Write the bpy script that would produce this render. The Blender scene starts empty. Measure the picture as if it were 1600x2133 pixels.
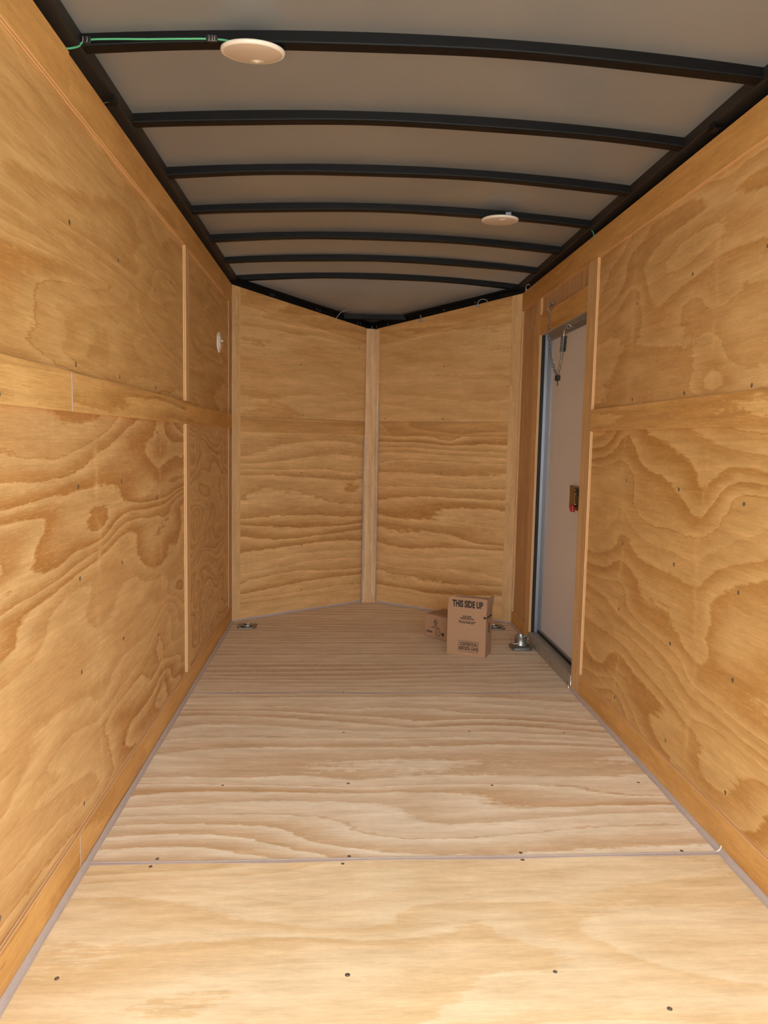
import bpy, bmesh, math, random
from mathutils import Vector, Matrix
random.seed(7)
SC = bpy.context.scene
COL = SC.collection

# ---------------------------------------------------------------- camera
F_PX, W_PX, H_PX = 1560.0, 1600, 2133
YAW, PITCH, ROLL = 0.0578, 0.0947, 0.0195
fwd = Vector((math.sin(YAW)*math.cos(PITCH), math.cos(YAW)*math.cos(PITCH), -math.sin(PITCH)))
rt = Vector((math.cos(YAW), -math.sin(YAW), 0)); up = rt.cross(fwd)
r2 = rt*math.cos(ROLL) + up*math.sin(ROLL); u2 = -rt*math.sin(ROLL) + up*math.cos(ROLL)
cam_d = bpy.data.cameras.new('camera'); cam = bpy.data.objects.new('camera', cam_d); COL.objects.link(cam)
cam.matrix_world = Matrix(((r2.x, u2.x, -fwd.x, -0.1905), (r2.y, u2.y, -fwd.y, 0.0), (r2.z, u2.z, -fwd.z, 1.0312), (0, 0, 0, 1)))
cam_d.sensor_fit = 'AUTO'; cam_d.sensor_width = 36.0; cam_d.lens = F_PX/H_PX*36.0
cam_d.clip_start = 0.02; cam_d.clip_end = 200
SC.camera = cam

# ---------------------------------------------------------------- world, sun, exposure
wd = bpy.data.worlds.new('world'); SC.world = wd; wd.use_nodes = True
bg = wd.node_tree.nodes['Background']
bg.inputs['Color'].default_value = (0.90, 0.96, 1.0, 1); bg.inputs['Strength'].default_value = 1.45
sun_d = bpy.data.lights.new('sun', 'SUN'); sun_d.energy = 2.6; sun_d.angle = 0.01; sun_d.color = (1.0, 0.95, 0.86)
sun = bpy.data.objects.new('sun', sun_d); COL.objects.link(sun)
sun.rotation_euler = (math.radians(-10), math.radians(36), 0)
vs = SC.view_settings
vs.view_transform = 'Standard'; vs.look = 'None'; vs.gamma = 1.0; vs.use_curve_mapping = False
vs.exposure = 2.15
SC.cycles.max_bounces = 14; SC.cycles.diffuse_bounces = 8; SC.cycles.glossy_bounces = 6

# ---------------------------------------------------------------- materials
def srgb(r, g, b):
    f = lambda c: ((c/255+0.055)/1.055)**2.4 if c > 10 else c/255/12.92
    return (f(r), f(g), f(b), 1)

class NT:
    def __init__(s, name):
        s.m = bpy.data.materials.new(name); s.m.use_nodes = True
        s.t = s.m.node_tree; s.b = s.t.nodes['Principled BSDF']
    def n(s, typ, **kw):
        o = s.t.nodes.new(typ)
        for k, v in kw.items():
            if k.startswith('_'): setattr(o, k[1:], v)
            else: o.inputs[k.replace('9', ' ')].default_value = v
        return o
    def l(s, a, b): s.t.links.new(a, b)
    def math(s, op, a, b=None, c=None, clamp=False):
        o = s.t.nodes.new('ShaderNodeMath'); o.operation = op; o.use_clamp = clamp
        for i, v in enumerate((a, b, c)):
            if v is None: continue
            if isinstance(v, (int, float)): o.inputs[i].default_value = v
            else: s.l(v, o.inputs[i])
        return o.outputs[0]
    def noise(s, vec, scale, detail=2, rough=0.5, dist=0.0):
        o = s.n('ShaderNodeTexNoise'); s.l(vec, o.inputs['Vector'])
        o.inputs['Scale'].default_value = scale; o.inputs['Detail'].default_value = detail
        o.inputs['Roughness'].default_value = rough; o.inputs['Distortion'].default_value = dist
        return o.outputs['Fac']
    def mapped(s, vec, sx, sy, ox=0, oy=0):
        o = s.n('ShaderNodeMapping'); s.l(vec, o.inputs['Vector'])
        o.inputs['Scale'].default_value = (sx, sy, 1); o.inputs['Location'].default_value = (ox, oy, 0)
        return o.outputs[0]
    def ramp(s, fac, stops, interp='LINEAR'):
        o = s.n('ShaderNodeValToRGB'); s.l(fac, o.inputs[0]); cr = o.color_ramp; cr.interpolation = interp
        while len(cr.elements) < len(stops): cr.elements.new(0.5)
        for e, (p, c) in zip(cr.elements, stops):
            e.position = p; e.color = c if len(c) == 4 else (*c, 1)
        return o.outputs[0]
    def mix(s, f, a, b, mode='MIX'):
        o = s.t.nodes.new('ShaderNodeMix'); o.data_type = 'RGBA'; o.blend_type = mode
        for i, v in ((0, f), (6, a), (7, b)):
            if isinstance(v, (int, float)): o.inputs[i].default_value = v
            elif isinstance(v, tuple): o.inputs[i].default_value = v
            else: s.l(v, o.inputs[i])
        return o.outputs[2]

def plain(name, col, rough=0.6, metal=0.0, bump=0, bscale=60, spec=0.5, vary=0.0, coat=0.0):
    t = NT(name); t.b.inputs['Base Color'].default_value = col
    t.b.inputs['Roughness'].default_value = rough; t.b.inputs['Metallic'].default_value = metal
    t.b.inputs['Specular IOR Level'].default_value = spec
    t.b.inputs['Coat Weight'].default_value = coat
    if bump or vary:
        tc = t.n('ShaderNodeTexCoord')
        nz = t.noise(tc.outputs['Object'], bscale, 3, 0.6)
        if bump:
            b = t.n('ShaderNodeBump', Strength=bump, Distance=0.002); t.l(nz, b.inputs['Height']); t.l(b.outputs[0], t.b.inputs['Normal'])
        if vary:
            d = tuple(c*(1-vary) for c in col[:3])+(1,); e = tuple(min(1, c*(1+vary)) for c in col[:3])+(1,)
            t.l(t.ramp(nz, [(0.3, d), (0.7, e)]), t.b.inputs['Base Color'])
    return t.m

def plywood(name, light, dark, K=7.0, kv=0.0, su=0.9, sv=3.0, bland=0.35, warp=0.0, rough=0.55, fibre=0.1, chatter=0.05, sharp=0.9, seed=0, dist=0.5, spec=0.3, cols=(), det=1.2, soft=1.0):
    """Rotary-cut softwood veneer: growth rings met at a shallow angle show as wide contour bands with one ragged edge."""
    t = NT(name)
    uv = t.n('ShaderNodeUVMap'); v0 = uv.outputs[0]
    base = t.noise(t.mapped(v0, su, sv, seed*3.1, seed*1.7), 1.0, det, 0.4, dist)
    jag = t.noise(t.mapped(v0, 9, 70, seed, 0), 1.0, 3, 0.65)
    jag2 = t.noise(t.mapped(v0, 30, 30, 0, seed), 1.0, 2, 0.6)
    # a few columns of knots pull the rings together
    vor = t.n('ShaderNodeTexVoronoi'); t.l(t.mapped(v0, 1.6, 3.6, seed*0.7, 0.3), vor.inputs['Vector']); vor.inputs['Scale'].default_value = 1.0
    knot = t.math('POWER', t.math('SUBTRACT', 1.0, vor.outputs['Distance'], clamp=True), 6.0)
    sep = t.n('ShaderNodeSeparateXYZ'); t.l(v0, sep.inputs[0])
    h = t.math('MULTIPLY', base, K)
    h = t.math('ADD', h, t.math('MULTIPLY', sep.outputs[1], kv))
    h = t.math('ADD', h, t.math('MULTIPLY', knot, warp))
    scar = None
    for c0, wd_, am in cols:   # columns where the knots repeat down the sheet
        wob = t.math('MULTIPLY', t.math('SUBTRACT', t.noise(t.mapped(v0, 0.0, 2.6, seed, c0), 1.0, 3, 0.6), 0.5), 0.16)
        du = t.math('SUBTRACT', t.math('SUBTRACT', sep.outputs[0], c0), wob)
        q = t.math('DIVIDE', t.math('MULTIPLY', du, du), wd_*wd_)
        av = t.math('MULTIPLY_ADD', t.noise(t.mapped(v0, 0.0, 3.1, 0, c0*1.3), 1.0, 2, 0.5), 5.0*am, -2.0*am)
        h = t.math('ADD', h, t.math('MULTIPLY', t.math('EXPONENT', t.math('MULTIPLY', q, -1.0)), av))
        sc_ = t.math('EXPONENT', t.math('MULTIPLY', q, -60.0))
        sc_ = t.math('MULTIPLY', sc_, t.ramp(t.noise(t.mapped(v0, 14, 9, c0), 1.0, 3, 0.7), [(0.4, (0, 0, 0)), (0.62, (1, 1, 1))]))
        scar = sc_ if scar is None else t.math('MAXIMUM', scar, sc_)
    h = t.math('ADD', h, t.math('MULTIPLY', t.math('SUBTRACT', jag, 0.5), 0.42))
    h = t.math('ADD', h, t.math('MULTIPLY', t.math('SUBTRACT', jag2, 0.5), 0.22))
    fr = t.math('FRACT', h)
    wn = t.n('ShaderNodeTexWhiteNoise'); wn.noise_dimensions = '1D'; t.l(t.math('ADD', t.math('FLOOR', h), seed+0.5), wn.inputs['W'])
    ring = t.ramp(fr, [(0.0, (1, 1, 1)), (0.25, (0.82,)*3), (0.5, (0.5,)*3), (0.75, (0.14,)*3), (sharp, (0.0,)*3), (min(0.995, sharp+0.06), (0.9,)*3)])
    amt = t.math('MULTIPLY', ring, t.ramp(t.noise(t.mapped(v0, 1.3, 2.2, seed, seed), 1.0, 2), [(0.3, (1-bland,)*3), (0.65, (1,)*3)]))
    amt = t.math('MULTIPLY', amt, t.math('MULTIPLY_ADD', wn.outputs['Value'], 0.75, 0.25))
    amt = t.math('MULTIPLY', amt, soft)
    col = t.mix(amt, light, dark)
    if scar is not None: col = t.mix(t.math('MULTIPLY', scar, 0.6), col, tuple(min(1, c*1.12) for c in light[:3])+(1,))
    deep = tuple(c*k for c, k in zip(dark[:3], (0.80, 0.72, 0.62)))+(1,)
    fine = t.noise(t.mapped(v0, 7, 420), 1.0, 3, 0.7)
    fine2 = t.noise(t.mapped(v0, 2.5, 110, seed), 1.0, 3, 0.6)
    col = t.mix(t.math('MULTIPLY', t.ramp(fine, [(0.42, (0, 0, 0)), (0.72, (1, 1, 1))]), fibre*2.2, clamp=True), col, deep)
    g = t.math('MULTIPLY_ADD', fine2, fibre*2.0, 1.0-fibre)
    ch = t.noise(t.mapped(v0, 130, 3.0, seed), 1.0, 2, 0.7)
    g = t.math('MULTIPLY', g, t.math('MULTIPLY_ADD', ch, chatter*2, 1.0-chatter))
    big = t.noise(t.mapped(v0, 1.7, 1.7, seed*2), 1.0, 2, 0.5)
    g = t.math('MULTIPLY', g, t.math('MULTIPLY_ADD', big, 0.22, 0.89))
    comb = t.n('ShaderNodeCombineColor')
    for i in range(3): t.l(g, comb.inputs[i])
    col = t.mix(1.0, col, comb.outputs[0], 'MULTIPLY')
    dash = t.noise(t.mapped(v0, 26, 330, seed*6), 1.0, 2, 0.6)
    col = t.mix(t.math('MULTIPLY', t.ramp(dash, [(0.56, (0, 0, 0)), (0.68, (1, 1, 1))]), 0.30), col, tuple(min(1, c*1.25) for c in light[:3])+(1,))
    mid = t.noise(t.mapped(v0, 5, 26, seed*3), 1.0, 4, 0.72)
    g2 = t.math('MULTIPLY_ADD', mid, 0.66, 0.67)
    comb2 = t.n('ShaderNodeCombineColor')
    t.l(g2, comb2.inputs[0]); t.l(t.math('POWER', g2, 1.25), comb2.inputs[1]); t.l(t.math('POWER', g2, 1.7), comb2.inputs[2])
    col = t.mix(1.0, col, comb2.outputs[0], 'MULTIPLY')
    # short dark resin ticks
    tick = t.noise(t.mapped(v0, 14, 160, seed*5), 1.0, 2, 0.5)
    mask = t.noise(t.mapped(v0, 2.2, 5, seed*4), 1.0, 1, 0.5)
    tk = t.math('MULTIPLY', t.ramp(tick, [(0.70, (0, 0, 0)), (0.76, (1, 1, 1))]), t.ramp(mask, [(0.55, (0, 0, 0)), (0.7, (1, 1, 1))]))
    col = t.mix(t.math('MULTIPLY', tk, 0.55), col, (0.10, 0.045, 0.015, 1))
    t.l(col, t.b.inputs['Base Color'])
    t.b.inputs['Roughness'].default_value = rough; t.b.inputs['Specular IOR Level'].default_value = spec
    bp = t.n('ShaderNodeBump', Strength=0.25, Distance=0.0012)
    hh = t.math('ADD', t.math('MULTIPLY', fine, 0.5), t.math('MULTIPLY', ring, 0.5))
    t.l(hh, bp.inputs['Height']); t.l(bp.outputs[0], t.b.inputs['Normal'])
    return t.m

def ply_edge():
    t = NT('plywood edge'); uv = t.n('ShaderNodeUVMap'); sep = t.n('ShaderNodeSeparateXYZ'); t.l(uv.outputs[0], sep.inputs[0])
    nz = t.noise(t.mapped(uv.outputs[0], 30, 3), 1.0, 3, 0.7)
    c1 = srgb(236, 200, 150); c2 = srgb(196, 146, 92)
    lay = t.ramp(sep.outputs[1], [(0, c1), (0.30, c1), (0.36, c2), (0.62, c2), (0.68, c1)])
    t.l(t.mix(t.math('MULTIPLY', nz, 0.35), lay, srgb(170, 116, 66)), t.b.inputs['Base Color'])
    t.b.inputs['Roughness'].default_value = 0.75
    return t.m

M = {}
LW, DW = srgb(220, 184, 130), srgb(178, 124, 62)
M['edge'] = ply_edge()
M['wallA'] = plywood('wall plywood broad grain', LW, DW, K=9, su=0.95, sv=3.6, warp=0.9, seed=1, kv=9, dist=0.8, bland=0.1, fibre=0.13, cols=((13.93, 0.13, 1.0), (14.60, 0.11, -1.2)))
M['wallB'] = plywood('wall plywood swirling grain', LW, DW, K=12, su=1.5, sv=3.6, warp=1.2, seed=4, dist=1.0, kv=14, bland=0.1, cols=((18.22, 0.09, 1.8),))
M['wallC'] = plywood('wall plywood streaked grain', srgb(214, 177, 118), srgb(178, 126, 64), K=8, su=0.9, sv=5, warp=0.9, seed=8, bland=0.4, fibre=0.18, kv=3)
M['wallD'] = plywood('wall plywood mild contour grain', srgb(216, 178, 122), srgb(184, 134, 72), K=8.5, su=0.9, sv=3.2, warp=0.9, seed=16, bland=0.35, kv=6, fibre=0.12, cols=((36.58, 0.12, 1.2), (36.0, 0.10, -1.1)))
M['wallE'] = plywood('wall plywood sagging contour grain', srgb(218, 180, 120), srgb(180, 128, 62), K=8, su=0.75, sv=2.8, warp=0.7, seed=18, bland=0.15, kv=12, dist=0.5, fibre=0.12, cols=((40.58, 0.13, 1.4), (40.0, 0.11, -1.2)))
M['nose'] = plywood('front plywood mild grain', srgb(224, 183, 126), srgb(196, 146, 84), K=5.5, su=0.7, sv=3.8, warp=0.5, seed=3, bland=0.6, soft=0.9, kv=4)
M['nose2'] = plywood('front plywood banded grain', srgb(232, 192, 134), srgb(182, 128, 66), K=6, su=0.6, sv=3.6, kv=14, warp=0.9, seed=6, bland=0.1, fibre=0.14)
M['batten'] = plywood('batten plywood', srgb(218, 171, 104), srgb(188, 136, 68), K=3.2, su=0.9, sv=6, warp=0.3, seed=5, bland=0.6, fibre=0.13)
M['batten2'] = plywood('batten streaky plywood', srgb(224, 184, 120), srgb(178, 126, 62), K=5, su=0.7, sv=9, kv=12, warp=0.3, seed=9, bland=0.4, fibre=0.18)
M['vert'] = plywood('upright batten plywood', srgb(220, 182, 130), srgb(196, 153, 102), K=2.5, su=0.5, sv=7, warp=0, seed=2, bland=0.6)
M['brown'] = plywood('upright brown plywood', srgb(206, 166, 120), srgb(174, 130, 86), K=3, su=0.6, sv=9, warp=0, seed=12, bland=0.5)
M['bandtop'] = plywood('band plywood', srgb(214, 168, 108), srgb(176, 126, 68), K=5, su=1.2, sv=9, warp=0.6, seed=21, bland=0.3, fibre=0.15)
M['post'] = plywood('pine post', srgb(230, 195, 148), srgb(196, 150, 102), K=4, su=0.5, sv=10, kv=12, warp=1.5, seed=7, bland=0.5)
LF, DF = srgb(248, 238, 216), srgb(208, 171, 122)
M['floor1'] = plywood('floor plywood pale blotchy', srgb(243, 224, 188), srgb(222, 186, 128), K=8, su=0.9, sv=3.4, warp=0.8, seed=11, bland=0.3, soft=0.7, fibre=0.07, chatter=0.03, rough=0.6)
M['floor2'] = plywood('floor plywood striped', LF, DF, K=9.5, su=0.55, sv=2.0, kv=12.0, warp=1.0, seed=13, bland=0.25, fibre=0.08, chatter=0.02)
M['floor3'] = plywood('floor plywood fine striped', srgb(238, 224, 200), srgb(194, 160, 124), K=4.5, su=0.5, sv=2.2, kv=18, warp=0.6, seed=15, bland=0.4, fibre=0.07, chatter=0.02)
M['caulk'] = plain('grey caulk', srgb(188, 174, 168), 0.55, bump=0.4, bscale=40, vary=0.05)
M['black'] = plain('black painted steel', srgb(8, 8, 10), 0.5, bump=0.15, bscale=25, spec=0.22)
M['rail'] = plain('floor lit rail steel', srgb(34, 31, 30), 0.5, bump=0.1, bscale=25)
M['roof'] = None
t = NT('grey roof sheet'); tc = t.n('ShaderNodeTexCoord')
nz = t.noise(t.mapped(tc.outputs['Object'], 3, 3), 1.0, 2)
t.l(t.ramp(nz, [(0.3, srgb(158, 164, 170)), (0.7, srgb(166, 171, 176))]), t.b.inputs['Base Color'])
t.b.inputs['Metallic'].default_value = 0.5; t.b.inputs['Roughness'].default_value = 0.36
bp = t.n('ShaderNodeBump', Strength=0.08, Distance=0.003); t.l(t.noise(t.mapped(tc.outputs['Object'], 5, 2), 1.0, 2), bp.inputs['Height']); t.l(bp.outputs[0], t.b.inputs['Normal'])
M['roof'] = t.m
M['zinc'] = plain('zinc plated steel', srgb(186, 190, 190), 0.3, 1.0, bump=0.1, bscale=80)
M['chain'] = plain('dull zinc chain steel', srgb(128, 134, 130), 0.4, 0.75)
M['spring'] = plain('oiled spring steel', srgb(84, 96, 96), 0.35, 0.8)
M['darkzinc'] = plain('dull galvanised steel', srgb(140, 146, 148), 0.42, 1.0, vary=0.15, bscale=60)
M['screwhead'] = plain('screw head steel', srgb(140, 142, 142), 0.45, 0.8)
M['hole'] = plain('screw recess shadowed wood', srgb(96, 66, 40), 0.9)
M['white'] = plain('white plastic', srgb(238, 232, 222), 0.35)
M['lens'] = plain('frosted white lens', srgb(206, 190, 174), 0.45)
M['door'] = plain('white glossy door skin', srgb(216, 216, 220), 0.2, spec=0.55, vary=0.01, bscale=2)
M['alu'] = plain('brushed aluminium', srgb(150, 153, 160), 0.4, 0.8)
M['sill'] = plain('dull aluminium sill', srgb(168, 162, 152), 0.5, 0.35, vary=0.12, bscale=30, bump=0.1)
M['rubber'] = plain('black rubber', srgb(14, 14, 16), 0.6)
M['latch'] = plain('bronze latch plate', srgb(132, 104, 66), 0.35, 0.8)
M['latchdark'] = plain('dark bronze metal', srgb(70, 54, 36), 0.4, 0.8)
M['red'] = plain('red plastic knob', srgb(170, 18, 36), 0.4)
M['green'] = plain('green wire insulation', srgb(84, 178, 132), 0.45)
M['tape'] = plain('black tape', srgb(22, 22, 30), 0.3, bump=0.5, bscale=120)
M['wirewhite'] = plain('pale wire insulation', srgb(200, 196, 188), 0.4)
M['clip'] = plain('blue grey crimp sleeve', srgb(130, 142, 165), 0.4)
M['card'] = plain('brown cardboard', srgb(176, 138, 106), 0.85, vary=0.04, bscale=90, bump=0.15)
M['cardin'] = plain('inner cardboard', srgb(190, 152, 118), 0.85)
M['ink'] = plain('black ink', srgb(38, 30, 28), 0.7)
M['inkfaint'] = plain('faded ink', srgb(72, 54, 42), 0.8)
M['concrete'] = plain('pale concrete', srgb(186, 180, 170), 0.85, vary=0.08, bscale=3)
M['skin'] = plain('white exterior skin', srgb(215, 215, 212), 0.4)

# ---------------------------------------------------------------- mesh helpers
def link(name, me, mats, parent=None, smooth=False):
    o = bpy.data.objects.new(name, me); COL.objects.link(o)
    for m in mats: me.materials.append(M[m] if isinstance(m, str) else m)
    if smooth:
        for p in me.polygons: p.use_smooth = True
    if parent: o.parent = parent
    return o
def from_bm(name, bm, mats, parent=None, smooth=False):
    me = bpy.data.meshes.new(name); bm.normal_update(); bm.to_mesh(me); bm.free()
    return link(name, me, mats if isinstance(mats, (list, tuple)) else [mats], parent, smooth)
def structure(o): o['kind'] = 'structure'; return o
def thing(o, label, cat, group=None):
    o['label'] = label; o['category'] = cat
    if group: o['group'] = group
    return o
def empty(name, loc=(0, 0, 0)):
    o = bpy.data.objects.new(name, None); COL.objects.link(o); o.location = loc; o.empty_display_size = 0.05; return o

def board(name, pts, n, t, g, mat, parent=None, edge='edge', off=None):
    """A sheet: polygon pts is its visible face, n points into the room, t is thickness; g the grain direction."""
    pts = [Vector(p) for p in pts]; n = Vector(n).normalized(); g = Vector(g).normalized(); a = n.cross(g)
    if off is None: off = (random.uniform(0, 30), random.uniform(0, 30))
    bm = bmesh.new(); uvl = bm.loops.layers.uv.new('UVMap')
    f = [bm.verts.new(p) for p in pts]; b = [bm.verts.new(p - n*t) for p in pts]
    if (pts[1]-pts[0]).cross(pts[2]-pts[1]).dot(n) < 0: f.reverse(); b.reverse()
    ff = bm.faces.new(f); bf = bm.faces.new(list(reversed(b)))
    for fc in (ff, bf):
        for l in fc.loops: l[uvl].uv = (l.vert.co.dot(g)+off[0], l.vert.co.dot(a)+off[1])
    k = len(f)
    for i in range(k):
        j = (i+1) % k
        q = bm.faces.new((f[i], b[i], b[j], f[j])); q.material_index = 1
        L = (f[j].co-f[i].co).length
        for l, w in zip(q.loops, ((0, 0), (0, 1), (L, 1), (L, 0))): l[uvl].uv = (w[0]+off[0], w[1])
    return from_bm(name, bm, [mat, edge], parent)

def box_bm(bm, lo, hi, bevel=0.0, mi=0):
    x0, y0, z0 = lo; x1, y1, z1 = hi
    r = bmesh.ops.create_cube(bm, size=1.0)
    for v in r['verts']:
        v.co = Vector(((v.co.x+0.5)*(x1-x0)+x0, (v.co.y+0.5)*(y1-y0)+y0, (v.co.z+0.5)*(z1-z0)+z0))
    fs = {f for v in r['verts'] for f in v.link_faces}
    for f in fs: f.material_index = mi
    if bevel:
        es = list({e for v in r['verts'] for e in v.link_edges})
        bmesh.ops.bevel(bm, geom=es, offset=bevel, segments=2, affect='EDGES', profile=0.5)
    return r
def box(name, lo, hi, mat, parent=None, bevel=0.0):
    bm = bmesh.new(); box_bm(bm, lo, hi, bevel); return from_bm(name, bm, mat, parent)

def tube_bm(bm, pts, r, seg=8, closed=False, cap=True):
    pts = [Vector(p) for p in pts]; N = len(pts); rings = []
    prev = None
    for i, p in enumerate(pts):
        if closed: d = pts[(i+1) % N]-pts[i-1]
        else: d = pts[min(i+1, N-1)]-pts[max(i-1, 0)]
        d.normalize()
        if prev is None:
            s = d.orthogonal().normalized()
        else:
            s = (prev - d*prev.dot(d)); s = s.normalized() if s.length > 1e-6 else d.orthogonal().normalized()
        prev = s; w = d.cross(s)
        rings.append([bm.verts.new(p + (s*math.cos(a)+w*math.sin(a))*r) for a in [2*math.pi*k/seg for k in range(seg)]])
    for i in range(N if closed else N-1):
        A, B = rings[i], rings[(i+1) % N]
        for k in range(seg): bm.faces.new((A[k], A[(k+1) % seg], B[(k+1) % seg], B[k]))
    if cap and not closed:
        bm.faces.new(list(reversed(rings[0]))); bm.faces.new(rings[-1])
def tube(name, pts, r, mat, parent=None, seg=8, closed=False):
    bm = bmesh.new(); tube_bm(bm, pts, r, seg, closed); return from_bm(name, bm, mat, parent, smooth=True)
def smooth_path(pts, sub=6):
    pts = [Vector(p) for p in pts]; out = []
    for i in range(len(pts)-1):
        p0, p1, p2, p3 = pts[max(i-1, 0)], pts[i], pts[i+1], pts[min(i+2, len(pts)-1)]
        for k in range(sub):
            s = k/sub
            out.append(0.5*((2*p1)+(p2-p0)*s+(2*p0-5*p1+4*p2-p3)*s*s+(3*p1-p0-3*p2+p3)*s**3))
    out.append(pts[-1]); return out
def lathe_bm(bm, prof, seg=32, M4=None, mi=0):
    rings = []
    for r, z in prof:
        if r < 1e-6: rings.append([bm.verts.new((0, 0, z))])
        else: rings.append([bm.verts.new((r*math.cos(2*math.pi*k/seg), r*math.sin(2*math.pi*k/seg), z)) for k in range(seg)])
    vs_ = [v for R in rings for v in R]
    for A, B in zip(rings, rings[1:]):
        for k in range(seg):
            a0, a1 = (A[0], A[0]) if len(A) == 1 else (A[k], A[(k+1) % seg])
            b0, b1 = (B[0], B[0]) if len(B) == 1 else (B[k], B[(k+1) % seg])
            v = []
            for q in (a0, a1, b1, b0):
                if q not in v: v.append(q)
            if len(v) > 2: bm.faces.new(v).material_index = mi
    if M4 is not None:
        for v in vs_: v.co = M4 @ v.co

# ---------------------------------------------------------------- dimensions of the trailer (metres)
HW = 0.794                     # half width between batten faces
YR = 0.10                     # rear opening, unseen; distance chosen for the light fall-off inside
YC = 4.177                     # where the side walls end and the V begins
NX, NY = -0.012, 4.755         # the point of the V
ZW, ZN = 1.855, 1.718          # top of the plywood at the sides and at the point
REC, TH = 0.012, 0.011         # panels lie this far behind the battens; sheet thickness

def bow_z(x): return 1.920 - 0.035*(x/0.785)**2

# ---- ground outside
gr = box('ground', (-14, -18, -0.62), (14, 20, -0.50), 'concrete'); structure(gr)

# ---- floor
fl = box('floor', (-HW-0.03, YR, -0.05), (HW+0.03, YC, -0.0192), 'rubber'); structure(fl)
g_f = (1, 0, 0); up_ = (0, 0, 1)
seams = [1.763, 2.983, 4.100]
def fsheet(y0, y1, mat, off, gap=0.0015):
    x = HW+0.014
    return board('panel', [(-x, y0+gap, 0), (x, y0+gap, 0), (x, y1-gap, 0), (-x, y1-gap, 0)], up_, 0.019, g_f, mat, fl, off=off)
fsheet(YR, 0.543, 'floor2', (3.9, 3.7)); fsheet(0.543, 1.763, 'floor1', (3.2, 7.7)); fsheet(1.763, 2.983, 'floor2', (11.4, 2.3)); fsheet(2.983, 4.203-0.08, 'floor3', (5.9, 21.2))
board('panel', [(-HW-0.014, 4.1245, 0), (HW+0.014, 4.1245, 0), (HW+0.014, YC, 0), (NX, NY+0.01, 0), (-HW-0.014, YC, 0)], up_, 0.019, g_f, 'floor3', fl, off=(9.1, 4.4))

def bead(name, a, b, n1, n2, r, parent, seg=24, mat='caulk', wob=0.0012):
    """Concave caulk fillet along a->b in the corner made by directions n1 and n2 (unit, away from the corner)."""
    a, b, n1, n2 = map(Vector, (a, b, n1, n2)); bm = bmesh.new(); rows = []
    for i in range(seg+1):
        p = a.lerp(b, i/seg); rr = r + random.uniform(-wob, wob)
        row = []
        for k in range(5):
            th = math.pi/2*k/4
            c = n1*rr*(1-math.sin(th)) + n2*rr*(1-math.cos(th))
            row.append(bm.verts.new(p + c + (n1+n2)*0.0006))
        row.append(bm.verts.new(p-(n1+n2)*0.001)); rows.append(row)
    for A, B in zip(rows, rows[1:]):
        for k in range(6): bm.faces.new((A[k], A[(k+1) % 6], B[(k+1) % 6], B[k]))
    bm.faces.new(rows[0]); bm.faces.new(list(reversed(rows[-1])))
    bmesh.ops.recalc_face_normals(bm, faces=bm.faces)
    return from_bm(name, bm, mat, parent, smooth=False)
def smear(a, b, side, w, h, parent, seg=40):
    """Flat smear of caulk over a seam in the floor, with a thin raised thread left by the tool."""
    a, b, side = map(Vector, (a, b, side)); bm = bmesh.new(); rows = []
    ph = random.uniform(0, 6)
    for i in range(seg+1):
        p = a.lerp(b, i/seg); ww = w*(0.8+0.25*math.sin(i*0.5+ph)+random.uniform(-0.08, 0.08))
        s = side*(0.0012*math.sin(i*0.33+ph))
        prof = [(-ww, 0.0002), (-ww*0.6, h*0.6), (0, h*0.45), (ww*0.35, h*0.5), (ww*0.55, h*1.7), (ww*0.75, h*0.6), (ww, 0.0002)]
        rows.append([bm.verts.new(p+s+side*x+Vector((0, 0, z))) for x, z in prof])
    for A, B in zip(rows, rows[1:]):
        for k in range(len(A)-1): bm.faces.new((A[k], B[k], B[k+1], A[k+1]))
    bmesh.ops.recalc_face_normals(bm, faces=bm.faces)
    return from_bm('caulk_seam', bm, 'caulk', parent, smooth=True)
smear((-HW+0.008, 1.757, 0), (HW-0.006, 1.768, 0), (0, 1, 0), 0.0095, 0.0016, fl)
smear((-HW+0.008, 2.983, 0), (HW-0.006, 2.983, 0), (0, 1, 0), 0.008, 0.0012, fl)
smear((-HW+0.008, 4.124, 0), (HW-0.006, 4.124, 0), (0, 1, 0), 0.005, 0.0008, fl)
bead('caulk_bead', (-HW, YR, 0), (-HW, 1.745, 0), (1, 0, 0), (0, 0, 1), 0.0125, fl)
bead('caulk_bead', (-HW, 1.745, 0), (-HW, YC, 0), (1, 0, 0), (0, 0, 1), 0.0115, fl)
bead('caulk_bead', (HW, YR, 0), (HW, 1.775, 0), (-1, 0, 0), (0, 0, 1), 0.0125, fl)
bead('caulk_bead', (HW, 1.777, 0), (HW, 2.34, 0), (-1, 0, 0), (0, 0, 1), 0.0115, fl)
bead('caulk_bead', (HW, 2.342, 0), (HW, 3.04, 0), (-1, 0, 0), (0, 0, 1), 0.0115, fl)
bead('caulk_bead', (HW, 3.80, 0), (HW, YC, 0), (-1, 0, 0), (0, 0, 1), 0.011, fl)
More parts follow.
